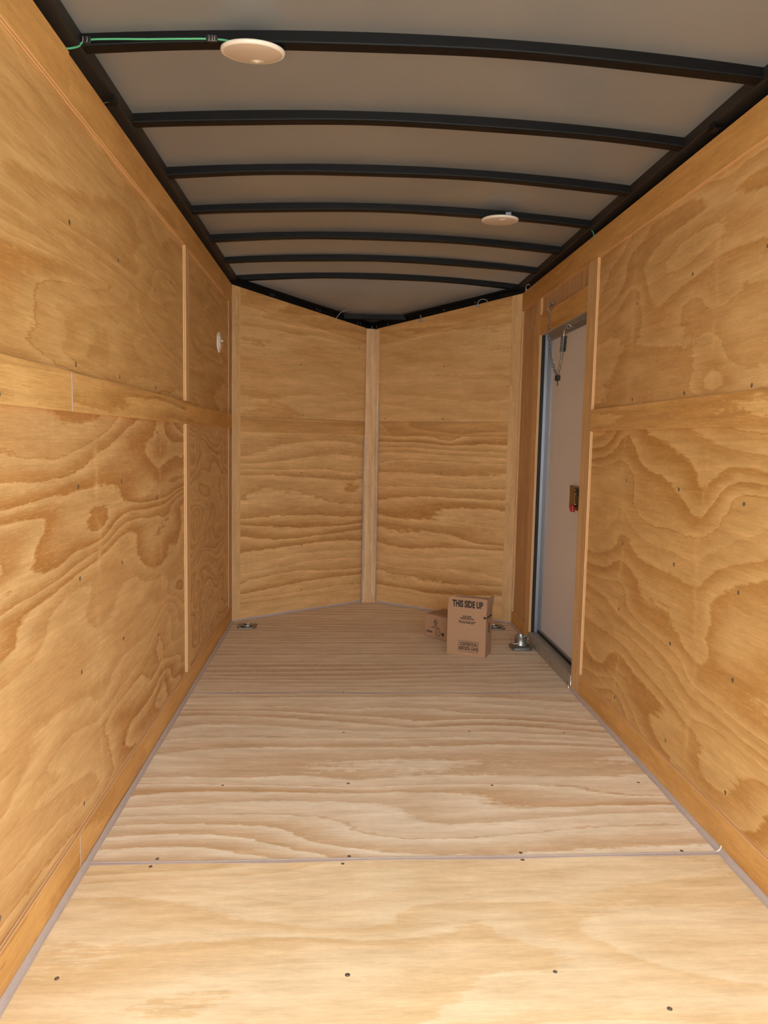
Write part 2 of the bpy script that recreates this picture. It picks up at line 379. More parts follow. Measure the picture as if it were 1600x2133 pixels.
# pale thread of caulk standing up where two beads meet on the right
tube('caulk_thread', [(HW-0.016+0.016*math.sin(a), 1.776, 0.0005+0.016*(1-math.cos(a))) for a in [k*math.pi/2/8 for k in range(9)]], 0.0016, 'white', fl, 6)
tube('caulk_thread', [(HW-0.013, 3.055, 0.001), (HW-0.010, 3.045, 0.012), (HW-0.012, 3.035, 0.004)], 0.003, 'white', fl, 6)
nL = Vector((NX+HW, NY-YC, 0)).normalized(); nLn = Vector((nL.y, -nL.x, 0))
nR = Vector((HW-NX, YC-NY, 0)).normalized(); nRn = Vector((nR.y, -nR.x, 0))
if nRn.y > 0: nRn = -nRn
bead('caulk_bead', (-HW, YC, 0), (NX, NY, 0), nLn, (0, 0, 1), 0.012, fl)
bead('caulk_bead', (NX, NY, 0), (HW, YC, 0), nRn, (0, 0, 1), 0.012, fl)

# ---- screws: a countersunk head in a dark recess, one mesh shared by all
def screw_mesh(r=0.0040, rec=0.0058):
    bm = bmesh.new()
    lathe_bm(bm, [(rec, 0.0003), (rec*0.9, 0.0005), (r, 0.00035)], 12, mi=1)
    lathe_bm(bm, [(r, 0.0005), (r*0.85, 0.0010), (r*0.35, 0.0010), (0.0, 0.0004)], 12, mi=0)
    me = bpy.data.meshes.new('screw'); bm.to_mesh(me); bm.free()
    me.materials.append(M['screwhead']); me.materials.append(M['hole']); return me
SCREW = screw_mesh()
def screw(p, n, parent, s=1.0):
    o = bpy.data.objects.new('screw', SCREW); COL.objects.link(o)
    o.rotation_mode = 'QUATERNION'; o.rotation_quaternion = Vector((0, 0, 1)).rotation_difference(Vector(n))
    o.location = Vector(p); o.scale = (s*random.uniform(0.85, 1.1), s*random.uniform(0.85, 1.1), 1); o.parent = parent
for x, y in [(-0.718, 1.367), (-0.165, 1.360), (0.242, 1.356), (-0.158, 1.776), (-0.174, 1.743), (0.276, 1.782), (0.273, 1.750), (0.278, 2.155), (-0.157, 2.174), (-0.531, 2.167), (0.735, 2.167), (0.694, 1.782), (0.427, 1.254), (-0.636, 1.742), (-0.628, 1.775), (-0.17, 3.000), (0.558, 2.999), (-0.296, 3.38), (-0.60, 3.0), (0.62, 2.56), (-0.17, 2.57), (0.28, 2.575), (-0.62, 3.38), (0.2, 3.38)]:
    screw((x, y, 0.0001), (0, 0, 1), fl, 0.85 if y < 2.9 else 0.7)

# ---- side walls
def wall_shell(name, lo, hi):
    return structure(box(name, lo, hi, 'skin'))
wl = wall_shell('wall_left', (-0.845, YR, -0.05), (-0.819, YC+0.02, 1.93))
def Lb(name, y0, y1, z0, z1, x, mat, g=(0, 1, 0), t=TH, off=None, parent=None):
    return board(name, [(x, y0, z0), (x, y1, z0), (x, y1, z1), (x, y0, z1)], (1, 0, 0), t, g, mat, parent or wl, off=off)
XP = -(HW+REC)
Lb('panel', YR, 2.976, 1.125, ZW, XP, 'wallC', off=(4, 13))
Lb('panel', YR, 2.976, 0, 1.1245, XP, 'wallA', off=(12, 3))
Lb('panel', 2.9765, YC+0.012, 1.125, ZW, XP, 'wallC', off=(21, 15)); Lb('panel', 2.9765, YC+0.012, 0, 1.1245, XP, 'wallB', off=(15, 11))
# top, middle and bottom bands, each in two lengths with a joint
Lb('batten', YR, 1.7505, 1.757, ZW+0.004, -HW, 'batten', off=(1, 1)); Lb('batten', 1.752, YC, 1.757, ZW, -HW-0.001, 'batten', off=(5, 2))
Lb('batten', YR, 1.728, 1.083, 1.171, -HW, 'batten2', off=(3, 8)); Lb('batten', 1.732, 2.965, 1.083, 1.170, -HW-0.0005, 'batten2', off=(7, 4)); Lb('batten', 2.9655, YC, 1.083, 1.160, -HW-0.0015, 'batten', off=(9, 4))
Lb('batten', YR, 1.7235, 0, 0.093, -HW, 'batten', off=(6, 6)); Lb('batten', 1.7255, YC, 0, 0.093, -HW-0.001, 'batten', off=(8, 10))
Lb('batten', 2.965, 3.032, 1.171, 1.7565, -HW, 'vert', (0, 0, 1), off=(2, 2)); Lb('batten', 2.965, 3.032, 0.0935, 1.0825, -HW, 'vert', (0, 0, 1), off=(3, 5))
Lb('batten', 4.118, YC+0.004, 0.0935, 1.0825, XP+0.0025, 'vert', (0, 0, 1)); Lb('batten', 4.118, YC+0.004, 1.161, 1.7565, XP+0.0025, 'vert', (0, 0, 1))
box('caulk_bead', (-HW-0.004, 1.7278, 1.084), (-HW+0.0006, 1.7322, 1.170), 'caulk', wl)
box('caulk_bead', (-HW-0.004, 1.7228, 0.012), (-HW+0.0006, 1.7258, 0.092), 'caulk', wl)
for y, z in [(1.766, 1.504), (2.134, 1.506), (1.79, 1.193), (2.133, 1.193), (1.79, 0.91), (2.138, 0.904), (2.538, 0.827), (2.547, 1.045), (2.132, 0.674), (1.79, 0.692), (2.536, 0.603), (2.136, 0.454), (1.79, 0.465), (1.34, 0.44), (1.335, 0.143), (1.79, 0.136), (2.122, 0.149), (2.533, 0.133), (2.771, 1.579), (2.538, 1.191), (1.36, 0.91), (2.54, 1.506), (2.54, 0.36), (3.35, 0.13), (3.75, 0.13)]:
    screw((XP+0.0001, y, z), (1, 0, 0), wl)
for y, z in [(1.37, 1.10), (1.37, 1.151)]: screw((-HW+0.0001, y, z), (1, 0, 0), wl, 0.8)

wr = wall_shell('wall_right', (0.87, YR, -0.05), (0.885, YC+0.02, 1.93))
def Rb(name, y0, y1, z0, z1, x, mat, g=(0, 1, 0), t=TH, off=None, parent=None):
    return board(name, [(x, y0, z0), (x, y1, z0), (x, y1, z1), (x, y0, z1)], (-1, 0, 0), t, g, mat, parent or wr, off=off)
XR = HW+0.0095
Rb('panel', YR, 2.976, 1.125, ZW, XR, 'wallD', off=(34, 13.4))
Rb('panel', YR, 2.976, 0, 1.1245, XR, 'wallE', off=(38, 5.5))
Rb('panel', 2.9765, 3.86, 1.640, ZW, XR, 'brown', (0, 0, 1), off=(3, 3))
Rb('panel', 3.790, YC+0.012, 0, 1.6395, XR, 'brown', (0, 0, 1), off=(6, 8)); Rb('panel', 3.8605, YC+0.012, 1.640, ZW, XR, 'brown', (0, 0, 1), off=(6.5, 8))
Rb('batten', YR, YC, 1.7575, ZW, HW, 'batten', off=(12, 2))
Rb('batten', YR, 2.9395, 1.085, 1.170, HW, 'batten2', off=(13, 8))
Rb('batten', YR, 2.9395, 0, 0.093, HW, 'batten', off=(16, 6))
Rb('batten', 2.940, 3.047, 0, 1.757, HW, 'vert', (0, 0, 1), off=(12, 2))
Rb('batten', 3.775, 3.865, 0.0, 1.757, HW, 'vert', (0, 0, 1), off=(13, 5))
Rb('batten', 3.0475, 3.7745, 1.575, 1.672, HW, 'batten', off=(13, 15))
Rb('batten', YC-0.012, YC+0.002, 0, 1.757, HW, 'vert', (0, 0, 1), off=(17, 5))
Rb('batten', 3.8655, YC-0.0125, 0, 0.075, HW, 'batten', off=(19, 5))
for y, z in [(1.76, 1.506), (2.141, 1.522), (2.545, 1.512), (2.545, 1.189), (2.152, 1.186), (1.79, 1.183), (2.561, 0.91), (2.152, 0.905), (1.79, 0.893), (2.567, 0.686), (2.156, 0.681), (1.79, 0.671), (2.573, 0.45), (2.152, 0.441), (1.79, 0.447), (2.572, 0.127), (2.147, 0.142), (1.79, 0.151)]:
    screw((XR-0.0001, y, z), (-1, 0, 0), wr)
for y, z in [(3.0, 1.36), (3.0, 0.30), (3.0, 1.62), (3.82, 0.4), (3.82, 1.1)]: screw((HW-0.0001, y, z), (-1, 0, 0), wr, 0.6)

# ---- the V-shaped front
def nose_wall(name, A, B, zA, zB, dirv, nrm, left):
    A, B = Vector((A[0], A[1], 0)), Vector((B[0], B[1], 0)); L = (B-A).length
    d = (B-A).normalized(); n = Vector(nrm)
    def P(s, z, dep=0.0): return A + d*s + Vector((0, 0, z)) - n*dep
    def top(s): return zA + (zB-zA)*s/L
    bm = bmesh.new()
    back = [P(-0.02, -0.05, 0.024), P(L+0.02, -0.05, 0.024), P(L+0.02, top(L)+0.14, 0.024), P(-0.02, top(0)+0.14, 0.024)]
    fs = [bm.verts.new(p) for p in back]; bs = [bm.verts.new(p-n*0.02) for p in back]
    bm.faces.new(fs); bm.faces.new(list(reversed(bs)))
    for i in range(4): bm.faces.new((fs[i], bs[i], bs[(i+1) % 4], fs[(i+1) % 4]))
    bmesh.ops.recalc_face_normals(bm, faces=bm.faces)
    w = structure(from_bm(name, bm, 'skin'))
    rc = 0.006
    def nb(nm, s0, s1, zl, zh, dep, mat, g=None, off=None):
        f = lambda z, s: z(s) if callable(z) else z
        return board(nm, [P(s0, f(zl, s0), dep), P(s1, f(zl, s1), dep), P(s1, f(zh, s1), dep), P(s0, f(zh, s0), dep)], n, 0.010, g or d, mat, w, off=off)
    e0 = 0.0 if left else 0.0
    mid = 1.150
    nb('panel', 0, L, mid+0.0005, top, rc, 'nose', off=(3 if left else 13, 4))
    nb('panel', 0, L, 0, mid-0.0005, rc, 'nose2', off=(6.3 if left else 17.1, 9.2))
    bt = lambda s: top(s)-0.088
    cs = (0.052, L-0.045) if left else (0.045, L-0.060)
    nb('batten', cs[0], cs[1], bt, top, 0, 'bandtop', off=(5 if left else 9, 1.5))
    nb('batten', cs[0], cs[1], 1.066, 1.149, 0.001, 'bandtop', off=(2 if left else 12, 1.5))
    nb('batten', cs[0], cs[1], 0, lambda s: 0.092, 0.0015, 'nose', off=(7, 1.5))
    if left: nb('batten', 0.0, 0.0515, 0, top, -0.001, 'vert', (0, 0, 1), off=(4, 4))
    else: nb('batten', L-0.0595, L, 0, top, -0.001, 'vert', (0, 0, 1), off=(6, 4))
    return w, P, top, L, d, n
wfl = nose_wall('wall_front_left', (-HW, YC), (NX, NY), ZW, ZN, nL, nLn, True)
wfr = nose_wall('wall_front_right', (NX, NY), (HW, YC), ZN, ZW, nR, nRn, False)
for p in [(-0.432, 4.445, 1.463), (-0.418, 4.455, 1.172), (-0.09, 4.698, 1.60), (-0.095, 4.695, 1.172), (-0.424, 4.451, 0.833), (-0.422, 4.453, 0.599), (-0.42, 4.454, 0.401), (-0.42, 4.454, 0.133), (-0.109, 4.684, 0.129), (-0.09, 4.698, 0.83)]:
    screw(Vector(p)-nLn*0.0058, nLn, wfl[0], 0.8)
for p in [(0.403, 4.458, 1.476), (0.403, 4.458, 1.168), (0.076, 4.692, 1.168), (0.4, 4.46, 0.844), (0.397, 4.462, 0.63), (0.398, 4.462, 0.391), (0.40, 4.46, 0.13)]:
    screw(Vector(p)-nRn*0.0058, nRn, wfr[0], 0.8)
post = board('trim_1', [(-0.048, 4.712, 0.0), (0.034, 4.712, 0.0), (0.034, 4.712, ZN-0.002), (-0.048, 4.712, ZN+0.002)], (0, -1, 0), 0.022, (0, 0, 1), 'post', off=(3, 3)); structure(post)
for sx, x in ((-1, -0.048), (1, 0.034)):
    tube('caulk_bead', [(x+sx*0.002+0.0008*math.sin(k*1.3), 4.7125, 0.012+k*(ZN-0.05)/30*(0.62 if sx < 0 else 0.75)) for k in range(31)], 0.0042, 'caulk', post, 6)

# ---------------------------------------------------------------- ceiling: arched sheet, rails, bows
def zroof(x, y):
    zb = bow_z(x)+0.026
    if y <= 4.235: return zb
    yn = (NY-(NY-YC)*(NX-x)/(NX+HW)) if x < NX else (NY-(NY-YC)*(x-NX)/(HW-NX))
    e = abs(x-NX)/(HW+abs(NX)); ze = (ZN+0.040)+(1.895-(ZN+0.040))*min(1, e)
    s = max(0, min(1, (y-4.235)/max(0.02, (yn+0.03)-4.235)))**0.6
    return zb+(ze-zb)*s
bm = bmesh.new(); xs = [-0.83+1.66*i/40 for i in range(41)]
rows = []
for j, y in enumerate([YR-0.0, 1.0, 1.78, 2.6, 3.4, 4.235]):
    rows.append([bm.verts.new((x, y, zroof(x, y))) for x in xs])
for q in range(1, 7):
    row = []
    for x in xs:
        yn = (NY-(NY-YC)*(NX-x)/(NX+HW)) if x < NX else (NY-(NY-YC)*(x-NX)/(HW-NX))
        yy = 4.235+max(0.001, (yn+0.03)-4.235)*q/6
        row.append(bm.verts.new((x, yy, zroof(x, yy))))
    rows.append(row)
for A, B in zip(rows, rows[1:]):
    for k in range(40): bm.faces.new((A[k], A[k+1], B[k+1], B[k]))
bmesh.ops.recalc_face_normals(bm, faces=bm.faces)
r_ = bmesh.ops.solidify(bm, geom=bm.faces[:], thickness=-0.006)
ceil = structure(from_bm('ceiling', bm, 'roof', smooth=True))
lowest = min(v.co.z for v in ceil.data.vertices)

def bow(y0, xa, xb, zf, name='roof_bow', w=0.038, h=0.026, zend=None):
    """Steel roof bow: hat section swept along the arch, rounded lower edges."""
    bm = bmesh.new(); rows = []; N = 28; r = 0.004
    prof = [(0, h+0.002), (0, r), (r*0.3, r*0.3), (r, 0), (w-r, 0), (w-r*0.3, r*0.3), (w, r), (w, h+0.002)]
    for i in range(N+1):
        x = xa+(xb-xa)*i/N; z = zf(x)+0.0012*math.sin(x*9+y0*7)
        rows.append([bm.verts.new((x, y0+dy, z+dz)) for dy, dz in prof])
    for A, B in zip(rows, rows[1:]):
        for k in range(len(prof)-1): bm.faces.new((A[k], A[k+1], B[k+1], B[k]))
    for R in (rows[0], rows[-1]): bm.faces.new(R)
    bmesh.ops.recalc_face_normals(bm, faces=bm.faces)
    o = from_bm(name, bm, 'black', ceil)
    return o
for i in range(-4, 7):
    bow(1.778+0.406*i, -0.788, 0.788, bow_z)
bow(4.622, -0.19, 0.185, lambda x: 1.762)
# side rails: floor light put into their lighter colour, the upright below stays black
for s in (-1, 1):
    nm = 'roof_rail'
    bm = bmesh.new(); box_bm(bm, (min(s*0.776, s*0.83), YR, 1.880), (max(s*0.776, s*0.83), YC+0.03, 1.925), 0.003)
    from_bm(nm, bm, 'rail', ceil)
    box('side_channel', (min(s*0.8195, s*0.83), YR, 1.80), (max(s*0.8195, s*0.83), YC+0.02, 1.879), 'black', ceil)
# black channel over the V
for (w, P, top, L, d, n) in (wfl, wfr):
    bm = bmesh.new(); A = []
    for s in (-0.005, L+0.005):
        for dep, dz in ((0.010, -0.012), (0.010, 0.026), (0.002, 0.030), (0.002, 0.046), (0.023, 0.050), (0.023, -0.012)):
            A.append(bm.verts.new(P(s, top(s)+dz, dep)))
    for k in range(6): bm.faces.new((A[k], A[(k+1) % 6], A[6+(k+1) % 6], A[6+k]))
    bm.faces.new(A[:6]); bm.faces.new(list(reversed(A[6:]))); bmesh.ops.recalc_face_normals(bm, faces=bm.faces)
    from_bm('front_channel', bm, 'black', ceil)
# weld and screw shine on the front channel, put in as thin bright rods
def shine(P, top, s, dep=0.010, h=0.012):
    a = P(s, top(s)+0.010, dep-0.004); b = P(s, top(s)+0.010+h, dep-0.004)
    tube('shine_tick', [a, b], 0.0011, 'zinc', ceil, 6)
for s in (0.245, 0.262, 0.56, 0.582, 0.865, 0.885): shine(wfl[1], wfl[2], s)
for s in (0.03, 0.11, 0.34, 0.50, 0.70): shine(wfr[1], wfr[2], s)
# little bent tabs on both side rails between first two bows
for s in (-1, 1):
    bm = bmesh.new(); box_bm(bm, (min(s*0.770, s*0.80), 1.995, 1.862), (max(s*0.770, s*0.80), 2.025, 1.866), 0.001)
    box_bm(bm, (min(s*0.770, s*0.773), 1.995, 1.864), (max(s*0.770, s*0.773), 2.025, 1.882), 0.001)
    from_bm('rail_tab', bm, 'black', ceil)
# rear header and sill, behind the camera's view
hd = box('trim_2', (-0.845, YR-0.05, 1.84), (0.885, YR-0.0005, 1.975), 'skin'); structure(hd)
sl = box('trim_3', (-0.845, YR-0.06, -0.09), (0.885, YR-0.0005, -0.002), 'sill'); structure(sl)

# ---------------------------------------------------------------- side door
dr = structure(empty('door_1', (0.84, 3.41, 0.0)))
def at_door(o): o.matrix_parent_inverse = Matrix.Translation((-0.84, -3.41, 0)); return o
def dbox(nm, lo, hi, mat, bev=0.0): return at_door(box(nm, lo, hi, mat, dr, bev))
dbox('door_panel', (0.842, 3.058, 0.075), (0.866, 3.752, 1.562), 'door')
dbox('door_frame', (0.836, 3.726, 0.072), (0.8415, 3.7605, 1.566), 'alu', 0.001)
dbox('door_frame', (0.836, 3.052, 0.072), (0.8415, 3.075, 1.566), 'alu', 0.001)
dbox('door_frame', (0.836, 3.0755, 1.540), (0.8415, 3.7255, 1.566), 'alu', 0.001)
dbox('door_frame', (0.836, 3.0755, 0.072), (0.8415, 3.7255, 0.082), 'alu', 0.001)
dbox('frame_bead', (0.8385, 3.712, 0.083), (0.8415, 3.7175, 1.5395), 'alu', 0.0008)
dbox('door_gasket', (0.806, 3.765, 0.056), (0.8205, 3.7745, 1.573), 'rubber'); dbox('door_frame', (0.8206, 3.7625, 0.056), (0.868, 3.7745, 1.573), 'alu', 0.001)
dbox('door_gasket', (0.812, 3.0475, 0.056), (0.868, 3.0515, 1.573), 'rubber')
dbox('door_gasket', (0.836, 3.0520, 1.5665), (0.868, 3.7615, 1.573), 'sill')
dbox('door_gasket', (0.8355, 3.0520, 0.0565), (0.868, 3.7615, 0.0715), 'rubber')
dbox('jamb_liner', (0.8055, 3.0520, 1.5735), (0.868, 3.7645, 1.5790), 'sill')
bm = bmesh.new(); box_bm(bm, (0.792, 3.050, 0.0005), (0.7945, 3.7735, 0.056), 0.0008); box_bm(bm, (0.7945, 3.050, 0.0505), (0.866, 3.7735, 0.056), 0.0008)
at_door(from_bm('threshold', bm, 'sill', dr))
for y, z in ((3.09, 0.016), (3.36, 0.018), (3.64, 0.016)):
    o = bpy.data.objects.new('rivet', SCREW); COL.objects.link(o); o.rotation_euler = (0, -math.pi/2, 0); o.location = (0.7918, y, z); o.scale = (.8, .8, 1); o.parent = dr; at_door(o)
# latch: bronze plate with a raised bolt cover, chrome pins and a red release
bm = bmesh.new(); box_bm(bm, (0.833, 3.13, 0.745), (0.8415, 3.305, 0.850), 0.004); lt = at_door(from_bm('latch', bm, 'latch', dr))
def lsub(nm, lo, hi, mat, bev=0.001):
    o = box(nm, lo, hi, mat, lt, bev); return o
lsub('bolt_cover', (0.826, 3.165, 0.760), (0.833, 3.195, 0.842), 'latchdark'); lsub('catch', (0.8265, 3.205, 0.772), (0.833, 3.232, 0.826), 'latch')
lsub('catch', (0.822, 3.170, 0.820), (0.826, 3.190, 0.843), 'rubber')
for z in (0.773, 0.820, 0.834):
    bm = bmesh.new(); bmesh.ops.create_uvsphere(bm, u_segments=10, v_segments=6, radius=0.004)
    for v in bm.verts: v.co += Vector((0.8235, 3.178, z))
    from_bm('pin', bm, 'zinc', lt, True)
bm = bmesh.new(); box_bm(bm, (0.812, 3.190, 0.738), (0.8255, 3.225, 0.768), 0.005); o = from_bm('release_knob', bm, 'red', lt); o['label'] = 'red release knob'

# ---------------------------------------------------------------- lights under the bows
def dome_light(loc, tilt, label, wavy):
    e = empty('ceiling_light', loc); e.rotation_euler = (tilt, 0, 0)
    thing(e, label, 'light', 'round lights under the roof bows')
    bm = bmesh.new(); lathe_bm(bm, [(0, 0.0), (0.069, 0.0), (0.0718, -0.002), (0.0725, -0.007), (0.0710, -0.013), (0.0665, -0.0165), (0.0655, -0.0155), (0.0, -0.0145)], 64)
    bmesh.ops.recalc_face_normals(bm, faces=bm.faces); from_bm('housing', bm, 'white', e, True)
    bm = bmesh.new(); seg = 64; prof = [(0.0655, -0.0155), (0.060, -0.0185), (0.048, -0.0215), (0.030, -0.0235), (0.014, -0.0242), (0.0, -0.0243)]
    lathe_bm(bm, prof, seg); bmesh.ops.recalc_face_normals(bm, faces=bm.faces); from_bm('lens', bm, 'lens', e, True)
    bm = bmesh.new()
    if wavy: # the touch switch with its raised collar
        lathe_bm(bm, [(0.017, -0.0240), (0.012, -0.0256), (0.009, -0.0280), (0.0, -0.0290)], 24)
        tf = Matrix.Translation((0, -0.045, 0.0045))
        for v in bm.verts: v.co = tf @ v.co
    else:
        lathe_bm(bm, [(0.017, -0.0240), (0.010, -0.0255), (0.005, -0.0285), (0.0, -0.0330)], 24)
        for v in bm.verts: v.co += Vector((0.005, 0.030, 0.0015))
    bmesh.ops.recalc_face_normals(bm, faces=bm.faces); from_bm('switch', bm, 'white', e, True)
    for c in e.children:
        for v in c.data.vertices: v.co.z *= 0.62
    return e
dome_light((-0.404, 1.802, 1.9075), math.radians(9), 'large round white ceiling light at upper left beside the green wire', False)
l2 = dome_light((0.418, 3.010, 1.9085), math.radians(3.0), 'smaller looking round white ceiling light farther back on the right', True)
o = box('crimp_sleeve', (0.008, -0.068, 0.0005), (0.030, -0.056, 0.011), 'clip', l2, 0.002); o['label'] = 'blue grey wire sleeve'

# ---------------------------------------------------------------- wires
yw = 1.7745
w1 = smooth_path([(-0.812, 1.738, 1.845), (-0.806, 1.744, 1.861), (-0.792, 1.752, 1.867), (-0.779, 1.765, 1.878), (-0.774, 1.772, 1.889), (-0.768, yw, 1.893), (-0.752, yw, 1.8985), (-0.70, yw, 1.902), (-0.64, yw, 1.9045), (-0.56, yw, 1.909), (-0.50, yw, 1.912), (-0.47, yw, 1.9115), (-0.448, yw+0.001, 1.9095), (-0.43, 1.778, 1.9085)], 5)
gw = tube('green_wire', w1, 0.0021, 'green'); thing(gw, 'green wire taped along the nearest black roof bow', 'wire')
for x0, x1, z in ((-0.776, -0.754, 1.896), (-0.504, -0.478, 1.912)):
    bm = bmesh.new(); box_bm(bm, (x0, 1.7705, z-0.007), (x1, 1.7778, z+0.008), 0.0025)
    from_bm('tape', bm, 'tape', gw)
for k, x in enumerate((-0.771, -0.762, -0.497, -0.490, -0.485)):
    zz = 1.896 if k < 2 else 1.912
    tube('tape_crease', [(x, 1.7699, zz+0.006), (x+0.001, 1.7697, zz), (x-0.0005, 1.7702, zz-0.006)], 0.0005, 'wirewhite', gw, 5)
g2 = tube('green_wire', smooth_path([(0.782, 3.040, 1.893), (0.788, 3.025, 1.884), (0.791, 3.006, 1.868), (0.793, 2.998, 1.853), (0.796, 2.996, 1.84)], 5), 0.0022, 'green')
thing(g2, 'short green wire hanging at the right roof rail beside the farther light', 'wire')
def stray(pts, r, label, clip=None):
    o = tube('wire', smooth_path(pts, 6), r, 'wirewhite'); thing(o, label, 'wire')
    if clip is not None:
        c = Vector(clip); bm = bmesh.new(); box_bm(bm, c-Vector((0.009, 0.006, 0.008)), c+Vector((0.009, 0.006, 0.008)), 0.003); q = from_bm('crimp_sleeve', bm, 'clip', o); q['label'] = 'blue grey crimp sleeve'
    return o
stray([(-0.238, 4.580, 1.742), (-0.228, 4.578, 1.765), (-0.205, 4.57, 1.790), (-0.185, 4.56, 1.797), (-0.16, 4.55, 1.800)], 0.0014, 'thin pale wire curling up left of the front point')
stray([(0.575, 4.318, 1.806), (0.570, 4.315, 1.822), (0.582, 4.305, 1.838), (0.602, 4.295, 1.840), (0.617, 4.288, 1.832), (0.619, 4.286, 1.822)], 0.0015, 'thin looped wire over the right front wall', (0.572, 4.316, 1.806))
stray([(0.269, 4.538, 1.758), (0.270, 4.534, 1.770), (0.266, 4.53, 1.778)], 0.0014, 'tiny wire stub with blue grey sleeve nearest the front point', (0.269, 4.538, 1.752))
stray([(0.786, 4.035, 1.845), (0.780, 4.048, 1.857), (0.779, 4.025, 1.868), (0.780, 3.995, 1.868), (0.783, 3.98, 1.858)], 0.0020, 'small curled pale wire at the right rear corner of the V')
hk = tube('wire', smooth_path([(-0.798, 1.985, 1.852), (-0.787, 2.000, 1.862), (-0.781, 2.018, 1.872), (-0.778, 2.030, 1.879)], 5), 0.0012, 'zinc'); thing(hk, 'short bright wire at the left roof rail between nearest bows', 'wire')

# ---------------------------------------------------------------- round vent on left wall
vt = empty('wall_vent', (XP, 3.802, 1.500)); vt.rotation_euler = (0, math.pi/2, 0)
thing(vt, 'small round white vent on the upper left wall', 'vent')
bm = bmesh.new(); lathe_bm(bm, [(0.0, 0.002), (0.036, 0.002), (0.038, 0.006), (0.044, 0.008), (0.049, 0.005), (0.050, 0.0)], 40); bmesh.ops.recalc_face_normals(bm, faces=bm.faces)
from_bm('rim', bm, 'white', vt, True)
bm = bmesh.new(); lathe_bm(bm, [(0.033, 0.0025), (0.033, 0.008), (0.030, 0.012), (0.0, 0.013)], 40); bmesh.ops.recalc_face_normals(bm, faces=bm.faces)
from_bm('cover', bm, 'white', vt, True)
o = box('pull_tab', (-0.012, 0.004, 0.013), (-0.004, 0.026, 0.021), 'white', vt, 0.001)
o = box('slot', (0.002, -0.026, 0.0128), (0.004, 0.026, 0.0136), 'hole', vt)

# ---------------------------------------------------------------- cardboard boxes
def text_mesh(body, size, ext=0.0, bold=0.0, sx=1.0, align='CENTER'):
    cu = bpy.data.curves.new('txt', 'FONT'); cu.body = body; cu.size = size; cu.align_x = align; cu.align_y = 'CENTER'
    cu.offset = bold; cu.extrude = 0.0; cu.resolution_u = 3; cu.space_line = 0.9
    o = bpy.data.objects.new('txt', cu); COL.objects.link(o)
    dg = bpy.context.evaluated_depsgraph_get(); me = bpy.data.meshes.new_from_object(o.evaluated_get(dg))
    bpy.data.objects.remove(o); bpy.data.curves.remove(cu)
    for v in me.vertices: v.co.x *= sx
    return me
def printed(name, me, mat, parent, origin, xdir, ydir):
    x = Vector(xdir).normalized(); y = Vector(ydir).normalized(); z = x.cross(y)
    mtx = Matrix(((x.x, y.x, z.x, origin[0]), (x.y, y.y, z.y, origin[1]), (x.z, y.z, z.z, origin[2]), (0, 0, 0, 1)))
    me.transform(mtx); me.materials.clear()
    return link(name, me, [mat], parent)
def rect_me(w, h, t=None):
    bm = bmesh.new()
    if t is None:
        bm.faces.new([bm.verts.new((x, y, 0)) for x, y in ((-w/2, -h/2), (w/2, -h/2), (w/2, h/2), (-w/2, h/2))])
    else:
        o_ = [bm.verts.new((x, y, 0)) for x, y in ((-w/2, -h/2), (w/2, -h/2), (w/2, h/2), (-w/2, h/2))]
        i_ = [bm.verts.new((x, y, 0)) for x, y in ((-w/2+t, -h/2+t), (w/2-t, -h/2+t), (w/2-t, h/2-t), (-w/2+t, h/2-t))]
        for k in range(4): bm.faces.new((o_[k], o_[(k+1) % 4], i_[(k+1) % 4], i_[k]))
    me = bpy.data.meshes.new('print'); bm.to_mesh(me); bm.free(); return me
def blur_line(runs, w, h):
    '''Print too small to read: a row of short dashes the length of its words.'''
    bm = bmesh.new()
    for a, l in runs:
        x0, x1 = -w/2+a*w, -w/2+(a+l)*w
        bm.faces.new([bm.verts.new((x, y, 0)) for x, y in ((x0, -h/2), (x1, -h/2), (x1, h/2), (x0, h/2))])
    me = bpy.data.meshes.new('print'); bm.to_mesh(me); bm.free(); return me
def ring_me(r0, r1, seg=36, gap=0):
    bm = bmesh.new(); k0 = gap
    A = [bm.verts.new((r0*math.cos(2*math.pi*k/seg), r0*math.sin(2*math.pi*k/seg), 0)) for k in range(seg)]
    B = [bm.verts.new((r1*math.cos(2*math.pi*k/seg), r1*math.sin(2*math.pi*k/seg), 0)) for k in range(seg)]
    for k in range(seg):
        if k < gap: continue
        bm.faces.new((A[k], B[k], B[(k+1) % seg], A[(k+1) % seg]))
    me = bpy.data.meshes.new('print'); bm.to_mesh(me); bm.free(); return me
def heart_me(s):
    bm = bmesh.new(); vs2 = []
    for k in range(28):
        a = 2*math.pi*k/28; x = 16*math.sin(a)**3; y = 13*math.cos(a)-5*math.cos(2*a)-2*math.cos(3*a)-math.cos(4*a); vs2.append(bm.verts.new((x*s/16, y*s/16, 0)))
    bm.faces.new(vs2); me = bpy.data.meshes.new('print'); bm.to_mesh(me); bm.free(); return me

